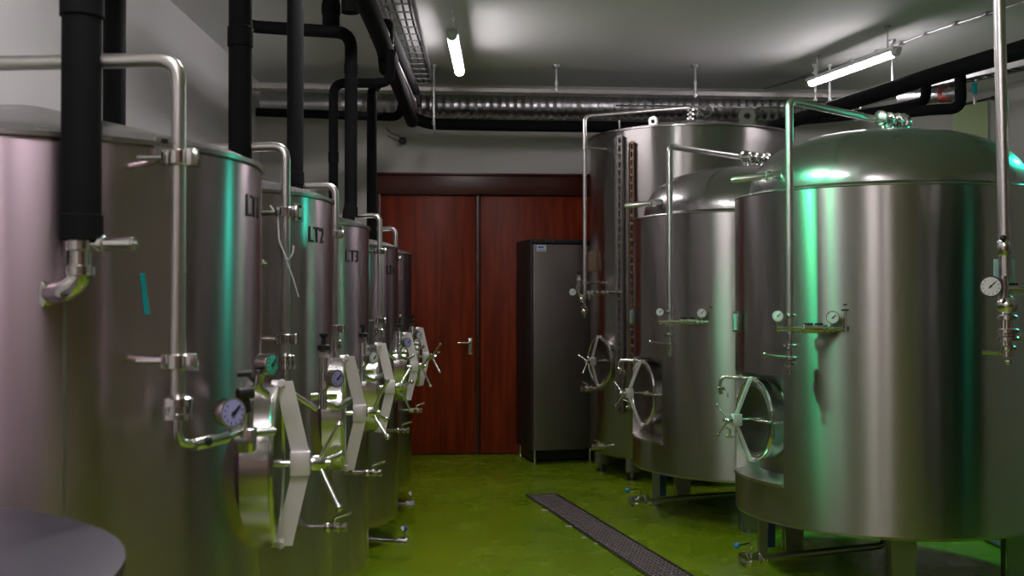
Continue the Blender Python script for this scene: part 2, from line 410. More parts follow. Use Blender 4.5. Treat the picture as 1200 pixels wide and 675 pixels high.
# ================================================================== left row: five upright lauter tanks
LT = [(-1.215,2.75,.20,1.80),(-1.235,4.00,.20,1.82),(-1.255,5.19,.20,1.80),(-1.28,6.79,.12,1.775),(-1.30,7.97,.14,1.78)]
LR = .58
LLAB = ['nearest steel tank of the left row, filling the left edge, with a lilac gauge',
        'steel tank marked LT2 with a thin wire hanging from its pipe clamp',
        'third steel tank of the left row, marked LT3, just beyond the LT2 tank',
        'fourth steel tank of the left row, with a blue valve knob near the green floor',
        'fifth and farthest steel tank of the left row, nearest the red wooden door']
def left_tank(i):
    cx, cy, zb, zt = LT[i]
    t = thing('brewing_tank', (cx,cy,0), LLAB[i], 'tank', 'steel tanks in the left row')
    o = V((cx,cy,0)); up = V((0,0,1)); r = LR
    bm = B()
    lathe(bm, o, up, [(0,zb-.02),(r*.6,zb-.012),(r-.05,zb),(r-.02,zb+.012),(r-.004,zb+.035),(r,zb+.06),(r,zt-.012),(r-.002,zt)], 96)
    obj('shell', bm, M['shell_l'], t, 30)
    bm = B(); lathe(bm, o, up, [(r+.001,zt-.004),(r+.008,zt-.002),(r+.008,zt+.008),(r-.01,zt+.012),(r*.92,zt+.03),(.07,zt+.14),(0,zt+.145)], 96, closed=False)
    obj('lid', bm, M['dome'], t, 40)
    for k in range(4):
        a = PI/4+k*PI/2; p = o+rad(a)*(r-.10); bm = B()
        lathe(bm, p, up, [(.045,0),(.045,.012),(.02,.02),(.02,.05),(.032,.05),(.032,zb+.02)], 16); obj('leg', bm, M['leg'], t)
    # man door
    az = .13
    ax = rad(az)
    manway(t, o+ax*(r-.035)+up*1.05, ax, .205, .09, .075, .060, az0=[.55,.2,1.3,.9,.7][i], arm_len=.12)
    # vent pipe: down the front, arch over the lid
    pp = [V((-.662,2.20,0)), V((-.704,3.45,0)), V((-.740,4.65,0)), V((-.752,6.31,0)), V((-.787,7.50,0))][i]
    zl = 1.27 if i == 0 else 1.29; zt2 = 1.945
    bm = B(); end = o+V((-.02,.0,zt+.14)) if i else o+V((-.25,-.10,0))
    top = [pp+up*zl, pp+up*zt2, V((cx-.0,pp.y+.05,zt2-.01)), V((cx,pp.y+.30,zt2-.015)), V((cx,cy,zt2-.015)), V((cx,cy,zt+.14))]
    if i == 0: top = [pp+up*zl, pp+up*zt2, V((cx-.25,pp.y+.06,zt2-.004)), V((cx-.25,cy+.02,zt2)), V((cx-.25,cy+.02,zt+.06))]
    tube(bm, top, .0145, 16, .045)
    vp = obj('vent_pipe', bm, M['pipe'], t)
    du = (o-V((pp.x,pp.y,0))).normalized()
    for zc in ((zt-.05, 1.345) if i == 0 else (1.74, 1.345)):
        bm = B(); p = pp+up*zc
        lathe(bm, p-up*.016, up, [(.017,0),(.021,.003),(.021,.029),(.017,.032)], 14); box(bm, p+du*.02, (.05,.014,.03), (up.cross(du),du,up), .002)
        dist = (V((pp.x-cx,pp.y-cy,0))).length-r
        cyl(bm, p, p+du*(dist+.01), .007, 8)
        cyl(bm, p-V((.0,0,0)), p+V((-.085,.01,0)), .0055, 8)
        box(bm, p+V((.03,-.005,0)), (.018,.03,.035), None, .002)
        obj('pipe_clamp', bm, M['steel'], vp)
    bm = B(); q = pp+up*zl
    lathe(bm, q-up*.04, up, [(.014,0),(.030,.002),(.030,.012),(.021,.014),(.021,.026),(.030,.028),(.030,.042),(.018,.05)], 18)
    for s in range(8):
        a = s*PI/4; box(bm, q-up*.018+rad(a)*.024, (.007,.005,.03), (rad(a),rad(a+PI/2),up))
    obj('union_nut', bm, M['steel'], vp)
    # lower hose / line to gauge, knobs
    ga = o+rad(-.47)*(r+.05)
    g0 = V((ga.x, ga.y, 0))
    if i == 0: gp = V((-.607,2.37,0)); line_z = 1.135
    else: gp = pp+V((.085,.06,0)); line_z = 1.10+.03
    bm = B()
    if i == 0:
        tube(bm, [q-up*.03, q-up*.085, V((-.635,2.24,1.175-.0)), V((-.60,2.33,1.18)), V((-.585,2.42,1.185))], .009, 12, .03)
        cyl(bm, V((-.64,2.23,1.176)), V((-.60,2.33,1.18)), .013, 12)
    else:
        tube(bm, [q-up*.03, q-up*.10, gp+up*1.12], .010, 12, .03)
    ln = obj('gauge_line', bm, M['steel'], t)
    if i == 0:
        gauge(ln, at(268,483,2.36), V((.75,-.65,.0)), .030, 'blued', stem=V((-.60,2.36,1.18)))
        bm = B(); cyl(bm, at(279,462,2.40), at(296,460,2.42), .013, 12); cyl(bm, at(287,462,2.41), at(290,482,2.42), .010, 10); obj('valve_knob', bm, M['black'], ln)
        bm = B(); box(bm, at(288,515,2.42), (.045,.04,.055), None, .006); cyl(bm, at(290,470,2.43), at(290,515,2.43), .014, 12); cyl(bm, at(288,508,2.42), at(320,505,2.55), .010, 10); obj('valve_body', bm, M['steel'], ln)
        bm = B(); box(bm, at(238,517,2.26), (.035,.02,.018), None, .003); obj('valve_knob', bm, M['black'], ln)
        gauge(ln, at(311,427,2.50), V((.95,-.35,0)), .024, 'teald', stem=at(303,452,2.50))
        bm = B(); tube(bm, [at(303,440,2.50), at(302,455,2.50), at(312,462,2.56)], .010, 10, .01); cyl(bm, at(288,457,2.48), at(303,455,2.5), .008, 8); obj('gauge_elbow', bm, M['steel'], ln)
        bm = B(); cyl(bm, at(278,438,2.47), at(295,437,2.48), .008, 10); cyl(bm, at(290,438,2.48), at(300,448,2.5), .006, 8); obj('valve_knob', bm, M['black'], ln)
    else:
        gz = 1.355
        bm = B(); cyl(bm, gp+V((.02,.0,1.12)), gp+V((.02,.02,1.28)), .014, 14); cyl(bm, gp+V((-.02,0,1.16)), gp+V((.06,.03,1.16)), .012, 10)
        tube(bm, [gp+V((.02,0,1.14)), gp+V((.06,.04,1.12)), gp+V((.09,.12,1.14))], .010, 10, .02)
        obj('valve_body', bm, M['steel'], ln)
        bm = B(); lathe(bm, gp+V((.02,.02,1.30)), up, [(.008,0),(.022,.008),(.022,.022),(.008,.026),(.008,.045),(.015,.05),(.015,.06)], 16); obj('valve_knob', bm, M['black'], ln)
        gauge(ln, gp+V((.06,-.03,1.22)), V((.8,-.6,0)), .026, 'blued' if i in (1,3) else 'dial', stem=gp+V((.02,0,1.17)))
    # coolant inlet elbow under the black pipe
    bp = o+V((.36,-.55,0)); bp.z = 0
    n = V((.36,-.55,0)).normalized(); hitp = o+n*r
    zi = 1.47+(350-345)/F*2.25
    bm = B()
    tube(bm, [bp+up*(zi+.13), bp+up*(zi+.03), bp+V((-.03,.0,zi+.005)), hitp+V((-.045,-.012,zi)), hitp+V((-.05,.03,zi))], .0205, 16, .03)
    lathe(bm, bp+up*(zi+.035), up, [(.020,0),(.028,.003),(.028,.020),(.020,.023)], 16)
    lathe(bm, bp+up*(zi+.085), up, [(.020,0),(.028,.003),(.028,.032),(.020,.036)], 16)
    lathe(bm, hitp+V((-.048,.006,zi)), V((-.55,-.8,0)), [(.020,-.02),(.020,.012),(.034,.014),(.034,.030),(.022,.036)], 18)
    cyl(bm, bp+up*(zi+.10), bp+V((.11,-.01,zi+.10)), .012, 12); lathe(bm, bp+V((.035,-.003,zi+.10)), V((1,-.08,0)), [(.011,0),(.018,.002),(.018,.012),(.011,.014)], 12)
    lathe(bm, bp+V((.095,-.009,zi+.10)), V((1,-.08,0)), [(.008,0),(.014,.002),(.014,.010),(.006,.012),(.006,.022)], 12)
    fi = obj('coolant_inlet', bm, M['steel'], t)
    bm = B(); cyl(bm, bp+up*(zi+.11)-V((.022,0,0)), bp+up*(zi+.145)-V((.015,0,0)), .009, 8); obj('brass_plug', bm, M['brass'], fi)
    # sample cock on the shell
    a = circ_hit(cx, cy, r, [560,372,417,455,474][i]) if i else -.5
    a = -.36; p = o+rad(a)*(r-.01)+up*.69
    small_valve('sample_valve', t, p, rad(a+.25), .13, .009, False, V((.3,0,1)))
    # bottom outlet
    d = V((1,-.25,0)).normalized(); p0 = o+V((.15,-.42,.11))
    if i == 3: d = V((.97,-.1,0)).normalized()
    bm = B(); q2 = V((-.60,p0.y-.12,.115)) if i<3 else V([(-.60,0,0),(-.66,0,0)][i-3]) + V((0,[6.22,7.33][i-3],.11))
    tube(bm, [o+V((0,-.1,zb)), o+V((0,-.3,.11)), q2-V((.12,-.02,0)), q2], .014, 12, .04)
    cyl(bm, o+V((0,-.1,zb-.005)), o+V((0,-.1,.10)), .014, 12)
    clamp(bm, q2-V((.03,0,0)), V((1,0,0)), .030); clamp(bm, q2+V((.012,0,0)), V((1,0,0)), .032)
    lathe(bm, q2-V((.03,0,0)), V((1,0,0)), [(.02,0),(.026,.005),(.026,.04),(.02,.045)], 14)
    ov = obj('outlet_valve', bm, M['steel'], t)
    bm = B(); cyl(bm, q2, q2+up*.07, .008, 8); tube(bm, [q2+up*.06, q2+up*.085+V((-.01,-.03,0))], .010, 8); obj('lever', bm, M['steel'], ov)
    if i == 3:
        bm = B(); ball(bm, q2+up*.075+V((0,-.01,0)), .017); obj('lever_knob', bm, M['blue'], ov, label='blue knob on the lever')
    # lettering
    if i < 4:
        pxs = [297,371,413,458]; zs = [1.70,1.695,1.665,1.645]
        az_ = circ_hit(cx,cy,r,pxs[i]); text_on(t, cx, cy, r, 'LT%d' % (i+1), az_, zs[i]-.03, .055, M['ink'])
    # small square plate near the clamp
    if i < 3:
        az_ = circ_hit(cx,cy,r,[190,349,397][i]); p = o+rad(az_)*(r+.003)+up*(1.80 if i == 0 else 1.77)
        bm = B(); box(bm, p-up*.01, (.006,.045,.06), (rad(az_),rad(az_+PI/2),up), .002); br = obj('bracket_plate', bm, M['pipe'], t, 20)
        for zz in (-.03, .01):
            bm = B(); box(bm, p+up*zz+rad(az_)*.004, (.004,.016,.010), (rad(az_),rad(az_+PI/2),up)); obj('bracket_slot', bm, M['ink'], br, 0)
    if i == 0:
        az_ = circ_hit(cx,cy,r,170); bm = B()
        pts = [o+rad(az_-.012+.02*k/4)*(r+.001)+up*(1.47+(350-(320+49*k/4))/F*2.30) for k in range(5)]
        strap(bm, pts, rad(az_+PI/2), .011, .0025); obj('teal_tape', bm, M['teal'], t, 0, label='short strip of teal tape')
        az_ = circ_hit(cx,cy,r,76); bm = B(); box(bm, o+rad(az_)*(r+.0002)+up*((zb+1.75)/2), (.003,.007,1.75-zb-.1), (rad(az_),rad(az_+PI/2),up)); obj('weld_seam', bm, M['leg'], t, 0)
    if i == 1:
        bm = B(); p = at(325,252,3.46)
        tube(bm, [p+V((-.025,.01,.03)), p, at(327,283,3.44), at(337,306,3.42), at(343,298,3.42), at(344,288,3.43)], .0028, 6, .02)
        tube(bm, [at(333,300,3.43), at(342,322,3.42), at(350,348,3.44)], .0022, 6); obj('wire', bm, M['white'], vp, label='thin pale wire hanging from the clamp')
    return t
for i in range(5): left_tank(i)

t = thing('low_vat', (-1.10,1.45,0), 'low round steel vat cut off by the lower left corner', 'vat')
bm = B(); lathe(bm, V((-1.10,1.45,0)), V((0,0,1)), [(0,.16),(.50,.16),(.555,.20),(.555,1.08)], 96); obj('vat_body', bm, M['shell_l'], t, 30)
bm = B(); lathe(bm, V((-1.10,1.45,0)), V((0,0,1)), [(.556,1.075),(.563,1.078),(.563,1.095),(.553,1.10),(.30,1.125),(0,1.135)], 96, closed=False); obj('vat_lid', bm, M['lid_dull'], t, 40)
for k in range(3):
    bm = B(); lathe(bm, V((-1.10,1.45,0))+rad(.5+k*2*PI/3)*.44, V((0,0,1)), [(.04,0),(.04,.012),(.025,.02),(.03,.18)], 14); obj('leg', bm, M['leg'], t)

# ---- black insulated coolant pipes coming down to the left row
def bpipe(name, pts, r, label, cat='pipe', group=None, collars=(), rd=.09, n=24):
    t = thing(name, V(pts[0]), label, cat, group)
    bm = B(); tube(bm, pts, r, n, rd); obj('insulation', bm, M['rubber'], t)
    for a, b in collars:
        bm = B(); a = V(a); b = V(b); lathe(bm, a, b-a, [(r,-.002),(r*1.10,0),(r*1.10,(b-a).length),(r,(b-a).length+.002)], 24); obj('collar', bm, M['rubber'], t)
    return t
GP = 'black insulated pipes above the left row'
labs = ['thick black insulated pipe at far left ending above the elbow on the nearest tank',
        'second black insulated drop pipe from the left, with a raised collar',
        'third black insulated drop pipe, dropping behind the LT2 tank',
        'black insulated drop pipe with a shiny elbow at its top, dropping behind the LT3 tank',
        'thinnest, rightmost black insulated drop pipe, in front of the left door jamb']
Zb = [2.20, 3.45, 4.64, 6.29, 7.43]; PX = [97.5, 281, 345.5, 411, 435.5]
for i in range(5):
    cx, cy = LT[i][:2]; x = (PX[i]-600)/F*Zb[i]; y = Zb[i]; zlow = 1.585
    x0 = cx+.36; y0 = cy-.55
    if i == 3:
        pts = [(x0,y0,zlow),(x0,y0,1.95),(x,y,2.0),(x,y,2.98),(x-.62,y,3.02),(x-.62,y,CZ-.01)]
    elif i == 4: pts = [(x0,y0,zlow),(x,y,1.9),(x,y,2.86),(x-.02,y+.6,3.04)]
    else: pts = [(x0,y0,zlow),(x0,y0,1.66),(x,y,1.70),(x,y,CZ-.01)]
    if i == 0: pts = [(x0,y0,zlow+.005),(x0+.0,y0,CZ-.01)]
    cl = []
    if i == 0: cl = [((x0,y0,1.587),(x0,y0,1.635)), ((x0,y0,2.03),(x0,y0,2.3))]
    if i == 1: cl = [((x,y,2.255),(x,y,2.315))]
    if i == 2: cl = [((x,y,1.95),(x,y,2.0))]
    if i == 3: cl = [((x,y,1.95),(x,y,1.99)),((x,y,2.75),(x,y,2.80))]
    bpipe('insulated_pipe', pts, [.0385,.036,.0345,.036,.034][i], labs[i], 'pipe', GP, cl)
bpipe('insulated_pipe', [(-1.30,3.62,1.93),(-1.30,3.62,CZ-.01)], .036, 'black insulated pipe directly behind the thickest one at far left', 'pipe', GP)
bpipe('insulated_pipe', [V((at(390.5,97,6.5).x,6.5,1.85)), at(390.5,97,6.5), at(457,97,6.6), at(457,58,6.6)], .028, 'slim black pipe with a bend below the thick pipes, reaching right toward the cable tray', 'pipe', GP, [((at(390.5,190,6.5)),(at(390.5,178,6.5)))], .07)
bpipe('insulated_pipe', [(-1.05,6.42,2.62+.42),(-1.05,6.42,CZ-.01)], .05, 'short stout black pipe rising to the ceiling left of the shiny elbow', 'pipe', GP, [((-1.05,6.42,3.12),(-1.05,6.42,3.18))])
bpipe('insulated_pipe', [(-.90,6.16,3.06),(-.90,6.16,CZ-.01)], .05, 'short stout black pipe rising to the ceiling right above the shiny elbow', 'pipe', GP)
bm = None
bpipe('header_pipe', [(-.68,1.0,3.04),(-.78,6.4,3.03),(-.86,9.55,3.0)], .055, 'thick black header pipe running away toward the back wall under the cable tray', 'pipe', None, [((-.795,7.0,3.028),(-.80,7.2,3.026))], 0)
bpipe('header_pipe', [(-.78,6.9,2.90),(-.80,7.0,3.0),(-.80,7.0,3.2),(-.82,9.3,3.2)], .05, 'black pipe of the bundle just left of the thin steel conduit', 'pipe', None, (), .05)
bpipe('insulated_pipe', [at(300,131,8.9)+V((.0,0,0)), at(468,137,8.9), at(474,108,8.85), at(470,90,8.8)], .035, 'black pipe crossing below the duct and bending upward at its right end', 'pipe', None, (), .07)
bpipe('insulated_pipe', [at(472,80,9.9)+V((0,0,0)), at(474,132,9.9), at(500,145,10.0), at(600,147,10.05), at(745,149,10.15), at(905,155,10.3)], .052, 'long black insulated pipe running along the back wall beneath the foil duct', 'pipe', None, (), .12)
# steel conduit beside the header
bm = B(); tube(bm, [at(433,2,6.2), at(455,52,7.2)], .034, 16); tube(bm, [at(455,52,7.2), at(482,112,8.7), at(487,124,9.0)], .016, 12)
t = thing('steel_conduit', at(455,52,7.2), 'brownish steel conduit sloping down beside the cable tray toward the back wall', 'conduit')
obj('conduit_tube', bm, M['pipe'], t)
for px, py, Z in ((433,10,6.3),(452,46,7.1),(462,84,8.0),(480,118,8.9)):
    bm = B(); p = at(px,py,Z); torus(bm, p, V((-.05,1,0)), .045, .006, 20, 6); cyl(bm, p+V((-.04,0,0)), p+V((-.11,0,.02)), .006, 8); obj('pipe_clip', bm, M['galv'], t)
bm = B(); cyl(bm, at(487,118,9.0)-V((.02,0,0)), at(487,118,9.0)+V((.03,0,0)), .05, 16); obj('valve_cap', bm, M['rubber'], t)

# ---- cable tray running in depth, and cable tray across the back
def ladder(name, a, b, wid, label, step=.12, side=.045, rods=(), bars=5, mtl='galv', up=V((0,0,1)), plate=False):
    a = V(a); b = V(b); d = (b-a).normalized(); L = (b-a).length; n = up.cross(d).normalized(); c = (a+b)/2; ax = (d, n, up)
    t = thing(name, c, label, 'cable tray')
    bm = B()
    for s in (-1,1): box(bm, c+n*(s*wid/2)+up*side/2, (L,.004,side), ax); box(bm, c+n*(s*(wid/2-.01))+up*.002, (L,.02,.003), ax)
    if plate:
        box(bm, c+up*.003, (L,wid-.01,.003), ax)
        for i in range(int(L/step)): box(bm, a+d*(step*(i+.5))-up*.001, (.018,wid*.96,.006), ax)
    obj('side_rail' if not plate else 'tray_plate', bm, M[mtl], t, 0)
    bm = B(); k = int(L/step)
    for i in range(0 if plate else k+1): box(bm, a+d*(L*i/k)+up*.006, (.018,wid,.006), ax)
    if plate: bm.free()
    else: obj('rungs', bm, M[mtl], t, 0)
    bm = B()
    for i in range(bars):
        q = n*(-wid/2+wid*(i+.7)/(bars+.4)); ph = random.random()*6
        tube(bm, [a+d*(L*k/12)+q+up*(.018+.003*math.sin(k*1.3+ph))+n*(.006*math.sin(k+ph)) for k in range(13)], .008, 8)
    obj('cables', bm, M['black'], t)
    bm = B()
    for f in rods:
        p = a+d*(L*f)+n*(wid/2+.008)
        cyl(bm, p-up*.02, V((p.x,p.y,CZ)), .006, 8); lathe(bm, V((p.x,p.y,CZ-.03)), up, [(.02,0),(.03,.02),(.03,.03)], 12); lathe(bm, p-up*.005, up, [(.012,0),(.012,.012)], 6)
    if rods: obj('hanger_rods', bm, M['galv'], t)
    return t
ladder('cable_tray', (-.70,5.5,3.36), (-.80,9.75,3.36), .22, 'cable tray with wires running in depth under the ceiling above the left aisle', .20, rods=(.2,.5,.85), bars=4)
ladder('cable_tray', (left(9.7)+.06,9.72,3.305), (3.0,10.0,3.27), .16, 'long cable tray running across the room in front of the foil duct', .14, .035, mtl='paleg', plate=True)
# hanger rods of the cross tray
for px, y0, y1, lab in ((508,80,146,'left'),(652,87,108,'middle'),(815,92,114,'right')):
    Z = 9.62; p0 = at(px,y1,Z); bm = B()
    p1 = V((p0.x,p0.y,CZ)); cyl(bm, p0, p1, .011 if px != 508 else .014, 10); lathe(bm, V((p0.x,p0.y,CZ-.03)), V((0,0,1)), [(.022,0),(.035,.02),(.035,.029)], 12)
    for zz in (3.33, p0.z+.01): lathe(bm, V((p0.x,p0.y,zz)), V((0,0,1)), [(.018,0),(.018,.02)], 6)
    if px == 508: torus(bm, p0+V((0,.1,-.01)), V((1,0,0)), .055, .008, 20, 6, )
    tag(obj('hanger_rod', bm, M['galv']), 'steel hanger rod from ceiling to the cross cable tray, %s' % {'left':'nearest the hanging tube lamp','middle':'over the right door leaf','right':'above the tallest tank'}[lab], 'hanger rod')
# ---- foil ventilation duct along the back wall
t = thing('ventilation_duct', (.4,10.15,3.1), 'ribbed foil ventilation duct running along the top of the back wall', 'duct')
a = V((left(10)+.10,10.05,3.235)); b = V((3.30,10.32,3.245)); d = (b-a).normalized(); L = (b-a).length
bm = B(); prof = []
s0 = .62; k = int((L-s0)/.036)
for i in range(k):
    prof.append((.112+(.011 if i%2 else -.009)+.003*math.sin(i*.9)+.003*math.sin(i*.13), s0+i*.036))
lathe(bm, a, d, prof, 28); obj('flexible_hose', bm, M['duct'], t, 20)
bm = B(); lathe(bm, a, d, [(.122,0),(.122,s0*.45),(.127,s0*.46),(.127,s0*.5),(.120,s0*.51),(.120,s0)], 32); obj('rigid_section', bm, M['duct'], t)
bm = B()
for f in (.115,.36,.52,.70,.93): torus(bm, a+d*(L*f), d, .125, .004, 28, 6)
cyl(bm, a+V((3.2,-.10,-.03)), b+V((0,-.10,-.02)), .009, 8)
obj('duct_strap', bm, M['galv'], t)
# ---- bent cable and stub on the left wall
bm = B(); tube(bm, [at(262,97,9.2), at(254,94,9.2), at(249,78,9.2), at(252,72,9.2), at(258,76,9.2)+V((0,0,0)), at(262,92,9.2)], .006, 8, .03); tube(bm, [at(250,80,9.2), at(249,105,9.2), at(255,115,9.2)], .006, 8)
tag(obj('loose_cable', bm, M['black']), 'thin looped cable hanging off the left end of the cross cable tray', 'cable')
# ---- wall spout above the door
t = thing('wall_spout', at(471,166,10.4), 'small dark round spout poking out of the back wall above the door', 'spout')
p = wp((471-600)/F*10.4, CH+(350-165)/F*10.4, 0); bm = B()
lathe(bm, p, bn, [(.022,0),(.022,.05),(.033,.055),(.036,.10),(.030,.105),(.022,.10),(.022,.07)], 18); obj('spout_body', bm, M['sensor'], t)
bm = B(); tube(bm, [p+bn*.01, p+bn*.03+V((-.03,0,.05)), p+bn*.01+V((-.12,0,.09)), p+bn*.01+V((-.16,0,.14))], .004, 6, .02); tube(bm, [p+bn*.01, p+bn*.03+V((-.05,0,.01)), p+bn*.008+V((-.15,0,.06))], .004, 6); obj('wires', bm, M['black'], t)

# ---- fluorescent lamps
def tube_lamp(a, b, label, chain=False, vis=True, r=.038):
    a = V(a); b = V(b); d = (b-a).normalized(); up = V((0,0,1)); n = up.cross(d)
    t = thing('tube_lamp', (a+b)/2, label, 'lamp', 'tube lamps')
    L = (b-a).length
    bm = B(); lathe(bm, a, d, [(r*.6,0),(r,.02),(r,L-.02),(r*.6,L)], 20); df = obj('diffuser', bm, M['tubeglass' if vis else 'tubenear'], t)
    bm = B(); box(bm, (a+b)/2+up*(r*.68), (L+.02,r*2.3,r*1.0), (d,n,up), .006)
    for s in (a,b): lathe(bm, s, d if s is b else -d, [(r*1.04,-.03),(r*1.04,.0),(r*.7,.018)], 20)
    obj('housing', bm, M['lampbody'], t)
    for q in (a+d*.12, b-d*.12):
        bm = B()
        q = q+up*(r*1.2); zz = q.z; k = 0
        if chain:
            while zz < CZ-.015:
                torus(bm, V((q.x,q.y,zz+.015)), V((1,0,0)) if k%2 else V((0,1,0)), .011, .003, 10, 5); zz += .021; k += 1
        else:
            cyl(bm, q, V((q.x,q.y,CZ)), .006, 8); box(bm, V((q.x,q.y,CZ-.01)), (.05,.03,.02), (d,n,up))
        obj('chain' if chain else 'bracket', bm, M['galv'], t)
    return t
tube_lamp(at(529.5,40,7.65), at(538.5,84,8.95), 'lit tube lamp hanging on chains above the aisle, left of centre', True, r=.036)
tube_lamp(at(950,97,9.37)+V((0,0,0)), at(1052,60,8.12), 'lit tube lamp on the ceiling at upper right above the domed tanks', False, r=.032)
tube_lamp((-.40,5.3,3.30), (-.38,3.9,3.30), 'lit tube lamp on chains over the aisle, out of view above the LT2 tank', True, vis=False)
tube_lamp((-.38,1.9,3.30), (-.36,.5,3.30), 'lit tube lamp on chains over the aisle above the photographer', True, vis=False)
tube_lamp((-.36,-.9,3.30), (-.34,-2.3,3.30), 'lit tube lamp on chains over the aisle behind the photographer', True, vis=False)
0 and tube_lamp((3.35,6.6,3.30), (3.72,5.3,3.30), 'lit tube lamp over the space right of the front domed tank', False)
0 and tube_lamp((4.1,3.2,3.30), (4.4,2.0,3.30), 'lit tube lamp over the right side near the photographer', False)
# ceiling conduit at right with clips
t = thing('ceiling_conduit', at(1120,28,7.9), 'thin cable conduit clipped to the ceiling running past the right tube lamp', 'conduit')
ZC = lambda py: (CZ-.015-CH)*F/(350-py)
p = [(1200,1),(1158,16),(1122,27),(1086,39),(1058,50),(1030,60),(1000,71),(955,86),(920,97),(895,104)]
bm = B(); tube(bm, [at(x,y,ZC(y)) for x,y in [(1290,-32)]+p], .008, 8); obj('conduit_tube', bm, M['galv'], t)
bm = B()
for x,y in p[1:8:1]: q = at(x,y,ZC(y)); box(bm, q+V((0,0,.003)), (.05,.05,.022), None, .004)
obj('clips', bm, M['galv'], t)
for px in (956, 973):
    bm = B(); q = at(px,118,9.6); cyl(bm, q, V((q.x,q.y,CZ)), .010, 8); lathe(bm, V((q.x,q.y,CZ-.02)), V((0,0,1)), [(.02,0),(.026,.019)], 10)
    lathe(bm, q, V((0,0,1)), [(.016,0),(.016,.02)], 6)
    tag(obj('hanger_rod', bm, M['white']), 'pale thin hanger rod below the right tube lamp, %s of the two' % ('left' if px == 956 else 'right'), 'hanger rod')

# ---- right-hand black pipe, branches, tray, conduits, wall board
bpipe('header_pipe', [at(1290,28,5.85), at(1200,57,6.5), at(1089,90,7.35), at(905,149,9.5)], .056, 'long thick black pipe rising diagonally toward the upper right corner', 'pipe', None, (), 0)
bpipe('branch_pipe', [at(1086,93,7.40), at(1086,118,7.42), at(1050,127,7.75), at(985,137,8.5), at(930,142,9.2)], .034, 'black branch pipe, the left one dropping from the diagonal black pipe', 'pipe', 'branch pipes', (), .08)
bpipe('branch_pipe', [at(1126,80,7.10), at(1127,127,7.10), at(1096,128,7.2), at(1060,132,7.5)], .036, 'black branch pipe with a rounded elbow, the right one dropping from the diagonal black pipe', 'pipe', 'branch pipes', (), .08)
bm = B(); cyl(bm, at(1056,117,8.6), at(1130,108,8.2), .055, 18); t = thing('steel_duct', at(1090,113,8.4), 'short grey steel duct with a reddish band behind the two black branch pipes', 'duct'); obj('duct_tube', bm, M['galv'], t)
bm = B(); cyl(bm, at(1104,111,8.34), at(1118,110,8.27), .060, 18); obj('red_band', bm, M['red'], t)
ladder('cable_tray', at(1290,60,6.9), at(1000,124,9.3), .16, 'cable tray running behind the diagonal black pipe at upper right', .09, .04, rods=(.3,.75))
t = thing('water_pipe', at(1175,102,9.8), 'thin grey pipe with a small blue tap on the right wall above the green board', 'pipe')
zr = 1.47+(350-105)/F*9.6
bm = B(); tube(bm, [at(1143,112,10.2), at(1200,95,9.4), at(1290,70,8.3)], .016, 12); cyl(bm, at(1143,112,10.2), at(1143,122,10.2), .016, 10); obj('pipe_run', bm, M['pipe'], t)
bm = B(); box(bm, at(1143,103,10.2), (.05,.02,.10), None, .006); obj('tap_handle', bm, M['teal'], t)
bm = B(); c = wp(4.485, 2.86, .03); box(bm, c+V((0,0,-.06)), (.34,.03,1.2), dax, .004)
t = tag(obj('wall_board', bm, M['panel'], None, 0), 'pale yellow green board on the back wall above the domed tank', 'board')
bm = B(); tube(bm, [wp(4.38, 3.36,.07), wp(4.68, 3.43,.07)], .010, 8); ball(bm, wp(4.69,3.43,.07), .022); tag(obj('board_rail', bm, M['sensor']), 'dark thin rail with round end above the pale green board', 'rail')

# ---- upright refrigerator
fl = V((.18,9.80,0)); fs = V((-.25,.97,0)).normalized(); ff = V((.97,.25,0)).normalized(); FW, FD, FH = .575, .56, 2.0
t = thing('refrigerator', fl+ff*FW/2+fs*FD/2, 'tall dark steel upright refrigerator standing in front of the red door', 'refrigerator')
up = V((0,0,1)); fc = fl+ff*FW/2+fs*FD/2
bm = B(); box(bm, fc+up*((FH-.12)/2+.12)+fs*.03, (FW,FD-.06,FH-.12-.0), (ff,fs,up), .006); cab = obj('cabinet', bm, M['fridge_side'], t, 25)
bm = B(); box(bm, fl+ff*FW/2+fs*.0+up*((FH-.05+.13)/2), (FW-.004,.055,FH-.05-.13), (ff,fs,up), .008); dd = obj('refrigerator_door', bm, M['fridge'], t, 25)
bm = B(); box(bm, fl+ff*FW/2+fs*.0+up*(FH-.022), (FW+.004,.06,.04), (ff,fs,up), .006); obj('control_strip', bm, M['black'], t, 25)
bm = B()
for k in range(3): lathe(bm, fl+ff*(.12+.03*k)-fs*.03+up*(FH-.02), -fs, [(.007,0),(.007,.003)], 10)
obj('buttons', bm, M['fridge'], t)
bm = B(); box(bm, fl+ff*.075-fs*.029+up*(FH-.085), (.085,.002,.055), (ff,fs,up)); st = obj('sticker', bm, M['sticker'], t, 0)
bm = B(); box(bm, fl+ff*.07-fs*.031+up*(FH-.075), (.055,.001,.016), (ff,fs,up)); box(bm, fl+ff*.075-fs*.031+up*(FH-.10), (.07,.001,.006), (ff,fs,up)); obj('sticker_print', bm, M['stickerb'], st, 0)
bm = B(); box(bm, fc+up*.075+fs*.05, (FW-.06,FD-.16,.09), (ff,fs,up)); obj('compressor_box', bm, M['black'], t, 0)
for a_, b_ in ((.03,.03),(.03,FD-.04),(FW-.03,.03),(FW-.03,FD-.04)):
    bm = B(); lathe(bm, fl+ff*a_+fs*b_, up, [(.022,0),(.022,.012),(.012,.016),(.012,.125)], 14); obj('leg', bm, M['steel'], t)

